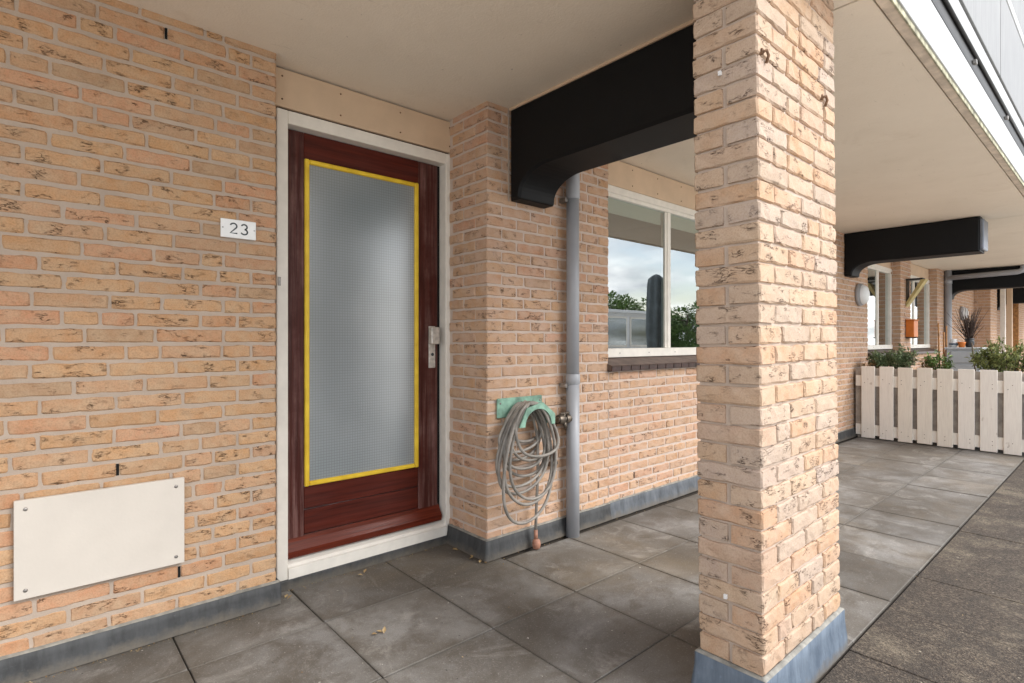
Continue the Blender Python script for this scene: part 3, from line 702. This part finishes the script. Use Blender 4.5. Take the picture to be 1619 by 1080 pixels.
for (x, z) in ((1.712, 2.045), (2.20, 2.045)):
    MB().tube([(x - .012, Yf - .004, z + .012), (x, Yf - .012, z + .02), (x + .014, Yf - .012, z + .008), (x + .014, Yf - .004, z - .012)], .005, 6).box(x - .016, x - .006, Yf - .006, Yf + .004, z + .008, z + .024).build('wall_anchor', 'rust', pl)
Fv = Vector((math.sin(R(41.4)), math.cos(R(41.4)), 0))
pl.rotation_euler = Matrix.Rotation(R(-.62), 3, Fv).to_euler()

# ---------------------------------------------------------------- balcony slabs
YE = .604
def balcony(label, x0, x1, pan=True):
    t = thing('balcony', label, 'balcony', ((x0 + x1) / 2, YE, ZC), 'concrete balconies over the terrace')
    MB().box(x0, x1, YE + .050, 3.2, ZC, ZC + .24).build('slab', 'ceiling', t)
    MB().box(x0, x1, YE + .004, YE + .043, ZC - .004, ZC + .20, c=.002).build('drip_strip', 'ceil_strip', t)
    MB().box(x0, x1, YE - .003, YE + .004, ZC - .007, ZC + .018, c=.001).build('mossy_lip', 'lip', t)
    MB().box(x0, x1, YE - .010, YE + .003, ZC + .018, ZC + .220, c=.002).build('fascia', 'fascia', t)
    if pan:
        MB().prism([(YE - .004, ZC + .222), (YE - .010, ZC + .227), (YE - .012, ZC + .244), (YE - .006, ZC + .250), (YE - .006, ZC + .352), (YE + .03, ZC + .354), (YE + .03, ZC + .222)], x0, x1).build('gutter_profile', 'gutter', t)
        MB().tube([(x0, YE - .014, ZC + .320), (x1, YE - .014, ZC + .320)], .010, 8).build('cable_tube', 'gutter', t)
        x = x0 + .45
        while x < x1: MB().box(x - .012, x + .012, YE - .026, YE - .006, ZC + .258, ZC + .282, c=.003).lathe([(0, -.012), (.006, -.012), (.008, 0)], (x + .025, YE - .012, ZC + .268), 8, 1).build('pipe_clip', 'screw', t); x += 1.155
        MB().box(x0, x1, YE - .012, YE + .02, ZC + .356, ZC + .452, c=.002).build('base_band', 'fascia', t)
        x = x0 - .04
        while x < x1 - .01:
            a, b = max(x, x0) + .005, min(x + 1.24, x1) - .005
            MB().box(a, b, YE - .022, YE - .008, ZC + .460, ZC + 1.055, c=.002).build('parapet_panel', 'panel', t); x += 1.25
        MB().box(x0, x1, YE - .024, YE + .02, ZC + 1.072, ZC + 1.145, c=.004).build('upper_rail', 'fascia', t)
        MB().box(x0, x1, YE - .02, YE - .008, ZC + 1.16, ZC + 1.9, c=.003).build('upper_screen', 'panel', t)
        MB().box(x0, x1, YE - .005, YE + .01, ZC + .453, ZC + 1.9).build('parapet_back', 'gutter', t)
    return t
balcony('balcony overhead spanning the entrance door, its plain ceiling showing', -4.0, 2.345)
balcony('balcony overhead right of the brick pillar, with white edge and parapet', 2.357, 7.625)
balcony('third balcony beyond the blunt black beam', 7.635, 12.93)
balcony('farthest balcony at the right edge, past the grey pipe', 12.94, 24.0, False)

# ---------------------------------------------------------------- downpipe, tap, hose
t = thing('downpipe', 'grey plastic downpipe beside the hose, from beam to paving', 'downpipe', (2.466, 2.232, 0))
PC = (2.462, 2.238)
MB().tube([(*PC, .0), (*PC, .92)], .0400, 24).build('lower_pipe', 'pvc', t)
MB().tube([(*PC, .915), (*PC, .918), (*PC, .975), (*PC, .978)], [.040, .0432, .0432, .0405], 24, False).build('socket', 'pvc', t)
MB().tube([(*PC, .93), (*PC, 2.04)], .0385, 24).build('upper_pipe', 'pvc', t)
MB().tube([(*PC, 2.03), (*PC, 2.034), (*PC, ZC)], [.0390, .0415, .0415], 24, False).build('top_pipe', 'pvc', t)
for z in (.91, 2.02): MB().box(2.40, 2.43, 2.24, YP, z - .012, z + .012).build('bracket', 'screw', t)
t = thing('water_tap', 'tarnished brass wall tap with thin copper pipe between hose and downpipe', 'tap', (2.40, YP, .45))
TY = YP - .055
MB().tube([(2.325, TY, .714), (2.45, TY, .712)], .019).lathe([(.026, -.022), (.031, 0), (.026, .022)], (2.355, TY, .714), 12, 0).lathe([(.024, -.02), (.029, 0), (.024, .02)], (2.415, TY, .713), 12, 0).tube([(2.355, TY, .71), (2.355, YP, .71)], .015).build('tap_body', 'brass', t)
MB().tube([(2.385, TY, .70), (2.385, TY - .012, .660)], .013).box(2.345, 2.425, TY - .012, TY + .006, .742, .754, c=.004).tube([(2.385, TY, .71), (2.385, TY, .745)], .009).build('tap_handle', 'brass', t)
MB().tube([(2.335, TY, .714), (2.333, YP - .03, .685), (2.330, YP - .03, .47)], .0115).build('feed_pipe', 'copper', t)
MB().tube([(2.285, YP - .03, .455), (2.345, YP - .03, .457)], .015).lathe([(.014, -.024), (.018, 0), (.014, .018)], (2.330, YP - .03, .462), 10).build('lower_valve', 'brass', t)

t = thing('hose_holder', 'faded green plastic hose holder, cracked, screwed to the brick pier', 'hose holder', (2.06, YP, .75))
MB().box(1.905, 2.245, YP - .014, YP - .002, .755, .862, c=.004).build('back_plate', 'green', t)
arc = MB(); n = 14; vs = []
for i in range(n + 1):
    a = math.pi * (i / n); r1, r2 = .112, .104; cx_, cz_ = 2.085, .715
    for (r_, y_) in ((r1, YP - .012), (r1, YP - .145), (r2, YP - .145), (r2, YP - .012)): vs.append((cx_ - math.cos(a) * r_ * 1.02, y_, cz_ + math.sin(a) * r_ * (.95 if i else 1)))
fs = [(i * 4 + k, (i + 1) * 4 + k, (i + 1) * 4 + (k + 1) % 4, i * 4 + (k + 1) % 4) for i in range(n) for k in range(4)] + [(0, 1, 2, 3), tuple(n * 4 + k for k in range(4))]
arc.add(vs, fs); arc.build('saddle', 'green', t)
lip = MB(); vs = []
for i in range(n + 1):
    a = math.pi * (i / n)
    for (r_, y_) in ((.140 - .014 * abs(math.sin(a * 3.5)), YP - .142), (.140 - .014 * abs(math.sin(a * 3.5)), YP - .150), (.100, YP - .150), (.100, YP - .142)): vs.append((2.085 - math.cos(a) * r_ * 1.0, y_, .715 + math.sin(a) * r_ * .92))
lip.add(vs, fs); lip.build('front_lip', 'green', t)
screws(t, [(1.925, .835), (2.225, .835)], YP - .0145, .006)

hs = MB(); rg = random.Random(5); path = []
loops = [(.125, .22, .05), (.165, .36, -.02), (.150, .30, .06), (.185, .45, -.05), (.175, .53, .02), (.145, .34, .08), (.195, .645, -.03), (.170, .27, -.04), (.185, .56, -.01), (.150, .41, .03), (.180, .49, -.06), (.160, .33, -.01)]
NS = 44
for li, (hw, dr, off) in enumerate(loops):
    y = YP - .034 - .010 * ((li * 5) % 11) - .003 * rg.random()
    for s in range(NS):
        a = 2 * math.pi * s / NS; nx = loops[(li + 1) % len(loops)]; f = max(0, s / NS - .7) / .3; f = f * f * (3 - 2 * f)
        hw_, dr_, off_ = hw * (1 - f) + nx[0] * f, dr * (1 - f) + nx[1] * f, off * (1 - f) + nx[2] * f
        top = .832 + .006 * (li % 3); ca, sa = math.cos(a), math.sin(a); dn = (1 - ca) / 2
        z = top - dn * dr_ - .03 * sa * sa
        x = 2.058 + off_ * dn + sa * hw_ * (.82 + .30 * dn) + .008 * math.sin(2 * a + li * 1.7) * dn
        path.append((x, min(y + .010 * math.sin(a + li), YP - .02), z))
path += [(2.06, YP - .06, .825), (2.16, YP - .05, .79), (2.20, YP - .045, .68), (2.185, YP - .05, .5), (2.165, YP - .05, .33), (2.15, YP - .055, .2), (2.147, YP - .06, .10)]
def smooth(P, k=2):
    P = [Vector(p) for p in P]
    for _ in range(k): P = [P[0]] + [(P[i - 1] + P[i] * 2 + P[i + 1]) / 4 for i in range(1, len(P) - 1)] + [P[-1]]
    return P
t = thing('garden_hose', 'coiled grey garden hose hung on the green holder, end dangling', 'hose', (2.06, YP - .06, .4))
hs.tube(smooth(path, 3), .0086, 8).build('coil', 'hose', t)
MB().tube([(2.147, YP - .06, .11), (2.147, YP - .062, .055)], .011, 10).lathe([(.010, .03), (.02, .022), (.024, .0), (.02, -.022), (.011, -.028), (.008, -.01)], (2.147, YP - .066, .032), 14, 2).build('nozzle', 'terracotta', t)

# ---------------------------------------------------------------- plank fence with planter
XF = 7.60
f = thing('plank_fence', 'low whitewashed plank fence standing across the terrace', 'fence', (XF, 1.4, 0))
box('rail', 'fence', f, XF + .022, XF + .045, .50, 2.262, .632, .762, c=.003); box('rail', 'fence', f, XF + .022, XF + .045, .50, 2.262, .040, .168, c=.003)
for y in (2.215, .56): box('post', 'fence_back', f, XF + .046, XF + .11, y - .035, y + .035, 0, .83, c=.004)
y1 = 2.195; k = 0
while y1 > .56:
    w = .140; dz = random.uniform(-.006, .006)
    m = MB().box(XF, XF + .02, y1 - w, y1, .012 + dz, .872 + dz + .003 * random.random(), c=.003); o = m.build('plank', 'fence' if random.random() < .6 else 'fence_warm', f)
    for zz in (.72, .675, .12, .08):
        yy = y1 - w * random.choice((.25, .5, .72)); MB().box(XF - .0012, XF + .002, yy - .0035, yy + .0035, zz - .0035, zz + .0035).build('nail', 'rust', o)
    y1 -= w + .046 + random.uniform(-.003, .003); k += 1
y = 2.27
while y > .55:
    box('back_plank', 'fence_back', f, XF + .047, XF + .066, y - .142, y, .06, .85, c=.003); y -= .188
p = thing('planter_box', 'long wooden planter box behind the plank fence', 'planter', (XF + .3, 1.4, 0))
box('side_board', 'fence_back', p, XF + .12, XF + .14, .55, 2.2, .1, .80); box('side_board', 'fence_back', p, XF + .50, XF + .52, .55, 2.2, .1, .80)
box('end_board', 'fence_back', p, XF + .12, XF + .52, .53, .55, .1, .80); box('end_board', 'fence_back', p, XF + .12, XF + .52, 2.2, 2.22, .1, .80)
box('soil', 'soil', p, XF + .14, XF + .50, .55, 2.2, .3, .77)
def bush(name, label, cat, c, rx, ry, h, n, mat, seed, L=.05, w=.018, group=None, stems=26):
    rg = random.Random(seed); t = thing(name, label, cat, c, group); st = MB(); lf = MB()
    for i in range(stems):
        a = rg.uniform(0, 6.283); r = math.sqrt(rg.random()); hh = h * rg.uniform(.6, 1.1) * (1 - .35 * r * r)
        b = Vector((c[0] + rx * .4 * r * math.cos(a), c[1] + ry * .55 * r * math.sin(a), c[2])); e = Vector((c[0] + rx * r * math.cos(a), c[1] + ry * r * math.sin(a), c[2] + hh))
        mid = (b + e) / 2 + Vector((0, 0, h * .1)); st.tube([b, mid, e], [.004, .003, .0015], 4, False)
        for q in range(n // stems):
            f_ = rg.uniform(.25, 1.05); pnt = b.lerp(mid, min(1, f_ * 2)) if f_ < .5 else mid.lerp(e, (f_ - .5) * 2)
            d = Vector((rg.gauss(0, 1), rg.gauss(0, 1), rg.gauss(.5, .7))); lf.leaf(pnt + Vector((rg.gauss(0, .012), rg.gauss(0, .012), rg.gauss(0, .012))), d, Vector((rg.random() - .5, rg.random() - .5, 1)), L * rg.uniform(.6, 1.3), w * rg.uniform(.7, 1.3))
    st.build('stems', 'twig', t); lf.build('foliage', mat, t, recalc=False); return t
bush('shrub', 'grey-green bushy shrub at the wall end of the planter', 'plant', (XF + .30, 1.93, .77), .17, .26, .32, 2100, 'leaf_grey', 1, .055, .017, None, 46)
bush('shrub', 'dry straw-coloured plant at the left end of the planter, beside the wall', 'plant', (XF + .28, 2.14, .77), .10, .12, .20, 200, 'dry', 2, .07, .02, None, 14)
bush('shrub', 'small loose plant in the middle of the planter before the cabinet', 'plant', (XF + .32, 1.50, .77), .10, .13, .28, 380, 'leaf', 3, .05, .022, None, 18)
bush('shrub', 'wide pale green shrub at the right end of the fence', 'plant', (XF + .32, .90, .77), .18, .33, .40, 2500, 'leaf_pale', 4, .055, .017, None, 56)
bush('shrub', 'dried pale stalk plant between the two green shrubs', 'plant', (XF + .30, 1.62, .77), .07, .07, .20, 120, 'dry', 6, .06, .025, None, 10)

# ---------------------------------------------------------------- things behind the fence
t = thing('storage_cabinet', 'pale grey storage cabinet with drawers behind the plank fence', 'cabinet', (9.1, 1.44, 0))
box('body', 'cabinet', t, 8.91, 9.4, 1.275, 1.605, 0, 1.07, c=.004); box('top', 'cabinet', t, 8.885, 9.42, 1.255, 1.625, 1.07, 1.098, c=.005)
for z0, z1 in ((.90, 1.05), (.71, .88), (.4, .69)): box('drawer', 'cabinet', t, 8.895, 8.912, 1.31, 1.56, z0, z1, c=.006)
t = thing('bucket', 'white bucket to the right of the grey cabinet', 'bucket', (9.35, 1.22, 0))
MB().lathe([(0, .62), (.075, .62), (.09, 1.03), (.095, 1.035), (.085, 1.035), (.07, .64)], (9.3, 1.21, 0)).build('pail', 'enamel', t); MB().box(9.18, 9.42, 1.1, 1.32, 0, .62, c=.01).build('stand', 'fence_back', t)
t = thing('vase', 'dark pot holding the twig bundle on the cabinet', 'pot', (9.05, 1.395, 1.098))
MB().lathe([(0, 0), (.035, 0), (.052, .06), (.04, .11), (.034, .115), (.03, .10)], (9.05, 1.395, 1.098)).build('pot_body', 'pot', t)
MB().lathe([(.044, .095), (.05, .105), (.044, .115)], (9.05, 1.395, 1.098)).build('rim', 'pot', t)
t = thing('twig_bundle', 'fan of dark dry twigs spreading from the pot', 'twigs', (9.05, 1.395, 1.2)); m = MB(); rg = random.Random(9)
for i in range(90):
    a = rg.gauss(0, .28) + .02; b = rg.gauss(0, .25); L = rg.uniform(.22, .46); s0 = Vector((9.05, 1.395 + rg.gauss(0, .012), 1.18)); e = s0 + Vector((math.sin(b) * L * .6, math.sin(a) * L, math.cos(a) * L))
    m.tube([s0, (s0 + e) / 2 + Vector((0, rg.gauss(0, .01), .01)), e], [.004, .003, .0012], 4, False)
m.build('twigs', 'twig', t)
t = thing('plant_pot', 'small orange pot beside the dark pot on the cabinet', 'pot', (9.0, 1.46, 1.098)); MB().lathe([(0, 0), (.028, 0), (.04, .05), (.043, .055), (.043, .07), (.036, .07), (.03, .02)], (8.98, 1.462, 1.098)).build('pot_body', 'orange', t); MB().lathe([(0, .06), (.035, .062)], (8.98, 1.462, 1.098)).build('soil', 'soil', t)
t = thing('jug', 'white jug with blue band at the left of the cabinet top', 'jug', (9.0, 1.55, 1.098)); MB().lathe([(0, 0), (.035, 0), (.045, .04), (.035, .09), (.038, .105), (.03, .105)], (9.0, 1.55, 1.098)).build('jug_body', 'enamel', t)
MB().lathe([(.0445, .028), (.0475, .042), (.0445, .054)], (9.0, 1.55, 1.098)).build('band', 'lead_blue', t)
MB().tube([(9.0, 1.514, 1.19), (9.0, 1.485, 1.18), (9.0, 1.485, 1.14), (9.0, 1.508, 1.125)], .006, 6).build('handle', 'enamel', t)
for i, (yy, xx, top, lab) in enumerate(((1.715, 9.15, 1.42, 'tallest bamboo cane leaning by the far downpipe'), (1.68, 9.2, 1.30, 'middle bamboo cane behind the planter'), (1.635, 9.1, 1.38, 'bamboo cane nearest the cabinet'))):
    o = MB().tube([(xx, yy, 0), (xx + .02, yy + .005, .5), (xx + .05, yy + (.015 if i else .03), top)], [.013, .012, .010], 8).build('bamboo_cane', 'bamboo'); tag(o, lab, 'cane', 'bamboo canes behind the planter')
tag(MB().tube([(8.7, 1.24, 0), (8.74, 1.28, .7), (8.86, 1.345, 1.16)], [.011, .01, .008], 8).build('stick', 'bark'), 'dark stick leaning across the front of the grey cabinet', 'stick')

def lamp(x, z, label):
    t = thing('wall_lamp', label, 'lamp', (x, YP, z), 'round wall lamps')
    MB().lathe([(0, 0), (.142, 0), (.142, -.028), (.135, -.035), (.12, -.036)], (x, YP - .004, z), 28, 1).build('housing', 'lamp_base', t)
    MB().lathe([(.128, -.03), (.122, -.06), (.095, -.092), (.05, -.108), (0, -.112)], (x, YP - .004, z), 28, 1).build('glass_cover', 'lamp', t)
    MB().lathe([(.130, -.034), (.133, -.046), (.126, -.05)], (x, YP - .004, z), 28, 1).build('ring', 'lamp_base', t)
lamp(7.83, 1.76, 'round white wall lamp under the end of the second black beam')
lamp(14.0, 1.735, 'round white wall lamp beyond the far downpipe')

# far piers, windows
def pier(label, x0, x1, y0=YP, y1=YP + .42, z1=ZC, single=False):
    t = thing('brick_pier', label, 'wall', ((x0 + x1) / 2, y0, 0)); box('mortar_bed', 'mortar_pier', t, x0 + .006, x1 - .006, y0 + .006, y1, 0, z1)
    w = Wall(t, 'brick_pier'); prev = []
    for k in range(39):
        z = .055 + CO * k
        if z - BH / 2 > z1 - .01: break
        if z1 < 2: z = min(z, z1 - BH / 2 - .002)
        fl = .1 if k % 2 else .21; row, prev = bond(x0, x1, prev, fixed_left=fl)
        for i, (a, b) in enumerate(row):
            if not (i == 0 and k % 2): w.lay(a, b, y0, z, single=single)
        if k % 2: w.lay(y0, y0 + .21, x0, z, 'left', single); w.lay(y0 + .22, min(y0 + .36, y1), x0, z, 'left', single)
        else: w.lay(y0 + .11, min(y0 + .32, y1), x0, z, 'left', single)
    w.done(); return t
pier('brick pier between the two far windows, with an orange letterbox', 9.72, 10.28)
pier('brick pier beside the far grey downpipe', 12.02, 12.60)
for x0, x1, lab in ((8.2, 9.72, 'low brick wall under the first far window, behind the planter'), (10.28, 12.02, 'low brick wall under the second far window')):
    t = pier(lab, x0 + .005, x1 - .005, YP, YP + .25, .99); MB().prism([(YP - .04, .978), (YP - .04, 1.012), (YP + .11, 1.054), (YP + .11, .974)], x0, x1).build('sill', 'sill', t)
window('first far window with white frame, left of the orange letterbox', 8.2, 9.72, [9.10], 1.062, 2.262, YW)
window('second far window with white frame, right of the orange letterbox', 10.28, 12.02, [11.05], 1.062, 2.262, YW)
cladding('cream panel over the first far window', 8.2, 9.72, YW + .012, 2.268, 2.456, [], (9, YW, 2.268)); cladding('cream panel over the second far window', 10.28, 12.02, YW + .012, 2.268, 2.456, [], (11, YW, 2.268))
t = thing('letterbox', 'orange letterbox on the pier between the far windows', 'letterbox', (10.05, YP, 1.23))
box('box_body', 'orange', t, 9.97, 10.2, YP - .11, YP - .003, 1.24, 1.49, c=.006); box('lid', 'orange', t, 9.96, 10.21, YP - .122, YP - .003, 1.49, 1.508, c=.005); box('base_lip', 'bark', t, 9.98, 10.19, YP - .13, YP - .003, 1.222, 1.24)
t = thing('wall_bracket', 'pale yellow slanting wooden bracket on the pier above the letterbox', 'bracket', (10.05, YP, 1.7))
MB().prism([(YP - .003, 1.70), (YP - .003, 1.76), (YP - .19, 2.10), (YP - .25, 2.10)], 9.98, 10.14).build('slanting_board', 'yellow_wood', t)
box('top_board', 'pot', t, 9.99, 10.13, YP - .21, YP - .003, 2.10, 2.125); box('back_board', 'bark', t, 10.0, 10.12, YP - .02, YP - .003, 1.74, 2.10)
t = thing('downpipe', 'far grey downpipe with a branch pipe along the far beam', 'downpipe', (12.545, 2.235, 0))
MB().tube([(12.545, 2.235, 0), (12.545, 2.235, ZC)], .055, 16).build('pipe', 'pvc', t)
MB().tube([(12.53, 2.235, 2.325), (12.53, 1.30, 2.35), (12.53, 1.24, 2.37), (12.53, 1.225, 2.40), (12.53, 1.225, ZC)], .045, 12).build('branch_pipe', 'pvc', t)
MB().tube([(12.545, 2.235, 2.22), (12.545, 2.235, 2.30)], .061, 16).build('socket', 'pvc', t)
pier('far brick wall carrying the second round lamp', 12.61, 15.37)
pier('dark brick block projecting beyond the second lamp', 15.37, 16.2, 2.02, 2.9)
pier('last brick wall at the far end of the terrace', 16.2, 30)
for i, (x, y, w, m_, nm, lab) in enumerate(((16.6, 2.02, .09, 'white', 'post', 'white post beyond the projecting brick block'), (17.2, 1.98, .10, 'cream', 'post', 'cream timber post at the far end of the terrace'), (18.6, 2.02, .11, 'bamboo', 'post', 'brown timber post farthest along the terrace'))):
    t = thing(nm, lab, 'post', (x, y, 0)); MB().box(x, x + w, y - w, y, .06, ZC, c=.006).build('shaft', m_, t); MB().box(x - .02, x + w + .02, y - w - .02, y + .02, 0, .06, c=.006).build('foot', 'lead', t)

# ---------------------------------------------------------------- across the street (seen mirrored in the windows)
t = thing('parasol', 'closed grey parasol in its cover, mirrored in the wide window', 'parasol', (10.25, -2.0, 0))
pm = MB().lathe([(.0, 2.64), (.06, 2.62), (.15, 2.54), (.17, 2.4), (.185, 1.9), (.20, 1.4), (.17, 1.0), (.10, .9), (0, .9)], (10.25, -2.0, 0), 40)
pm.v = [(10.25 + (x - 10.25) * (1 + .16 * math.cos(7 * math.atan2(y + 2, x - 10.25) + z * .8)), -2 + (y + 2) * (1 + .16 * math.cos(7 * math.atan2(y + 2, x - 10.25) + z * .8)), z) for x, y, z in pm.v]
pm.build('cover', 'parasol', t)
MB().tube([(10.25, -2, 0), (10.25, -2, .95)], .03).build('pole', 'screw', t); box('base', 'lead', t, 9.9, 10.6, -2.35, -1.65, 0, .08, c=.02)
t = thing('garden_house', 'white flat-roofed garden house with two windows across the lawn', 'house', (19, -10, 0))
box('wall', 'render', t, 16.9, 20.4, -12, -9, -.2, 2.35); box('roof', 'render', t, 16.7, 20.6, -12.2, -8.8, 2.35, 2.46)
for x in (17.15, 18.75):
    w = box('window', 'white', t, x, x + 1.4, -9.0, -8.96, .95, 2.2, c=.01); MB().box(x + .08, x + 1.32, -8.962, -8.955, 1.03, 2.12).build('pane', 'glass', w)
    MB().box(x + .08, x + 1.32, -8.959, -8.9585, 1.03, 2.12).build('inner_pane', 'room', w)
def tree(label, c, h, rad, n, mat, seed):
    rg = random.Random(seed); t = thing('tree', label, 'tree', c, 'trees across the lawn'); tr = MB(); c = Vector(c)
    top = c + Vector((rg.uniform(-.2, .2), rg.uniform(-.2, .2), h * .75)); tr.tube([c, c.lerp(top, .5) + Vector((.05, 0, 0)), top], [.14, .10, .04], 8)
    cl = []
    for i in range(22):
        a = rg.uniform(0, 6.283); r = rad * math.sqrt(rg.random()); p = c + Vector((r * math.cos(a), r * math.sin(a), h * rg.uniform(.30, .96) - .25 * r)); cl.append((p, rad * rg.uniform(.22, .42)))
        s0 = c.lerp(top, rg.uniform(.3, .9)); tr.tube([s0, s0.lerp(p, .6) + Vector((0, 0, .15)), p], [.035, .02, .008], 5, False)
    lf = MB()
    for i in range(n):
        p, r = rg.choice(cl); d = Vector((rg.gauss(0, 1), rg.gauss(0, 1), rg.gauss(0, .8))).normalized()
        lf.leaf(p + d * r * rg.uniform(.55, 1.08), d + Vector((0, 0, -.3)), Vector((rg.random() - .5, rg.random() - .5, 1)), .19 * rg.uniform(.7, 1.3), .11)
    tr.build('trunk', 'bark', t); lf.build('crown', mat, t, recalc=False)
tree('broad green tree behind the garden house', (25.5, -14.5, -.2), 4.0, 2.2, 11000, 'leaf', 11)
tree('dense dark tree right of the garden house', (31.5, -14, -.2), 4.1, 2.4, 12000, 'leaf', 12)
tree('pale green tree far along the lawn', (40, -15, -.2), 4.8, 2.8, 4200, 'leaf_pale', 13)
tree('small tree opposite the front door', (6, -18, -.2), 4.2, 2.2, 3500, 'leaf', 14)
tree('round tree at the left across the lawn', (-3, -19, -.2), 4.8, 2.6, 3500, 'leaf_pale', 15)

# ---------------------------------------------------------------- litter
rg = random.Random(8)
LV = [(.872, 2.535, 'curled brown leaf in the corner by the wall end'), (1.262, 2.555, 'yellow leaf against the door sill'), (1.80, 2.50, 'pale leaf at the right foot of the door frame'), (1.055, 1.99, 'pale leaf alone on the slab before the door'),
      (1.79, 2.37, 'brown leaf against the pier return'), (1.80, 2.27, 'small leaf at the pier corner')]
for i, (x, y, lab) in enumerate(LV):
    m = MB(); s = .022 if i != 2 else .03
    for q in range(2 if i != 3 else 3): m.leaf(Vector((x + rg.gauss(0, .01), y + rg.gauss(0, .008), .005)), Vector((rg.gauss(0, 1), rg.gauss(0, 1), .35)), Vector((0, 0, 1)), s * 1.3, s * .8)
    tag(m.build('dry_leaf', 'dry'), lab, 'leaf', 'dry leaves on the paving')
m = MB()
for i in range(420):
    k = rg.random()
    if k < .35: x, y = rg.uniform(-.6, .73), YL - .03 - abs(rg.gauss(0, .012))
    elif k < .5: x, y = rg.uniform(.75, 1.8), YD - .02 - abs(rg.gauss(0, .012))
    elif k < .62: x, y = rg.uniform(1.85, 4.5), YP - .035 - abs(rg.gauss(0, .012))
    else: x, y = rg.uniform(-.2, 6), rg.uniform(.0, 2.2)
    if k > .62 and 1.62 < x < 2.36 and .7 < y < 1: continue
    s = rg.uniform(.0015, .0045); m.leaf(Vector((x, y, .002)), Vector((rg.gauss(0, 1), rg.gauss(0, 1), .4)), Vector((0, 0, 1)), s * 2, s * 1.3)
tag(m.build('debris', 'dry'), kind='stuff')
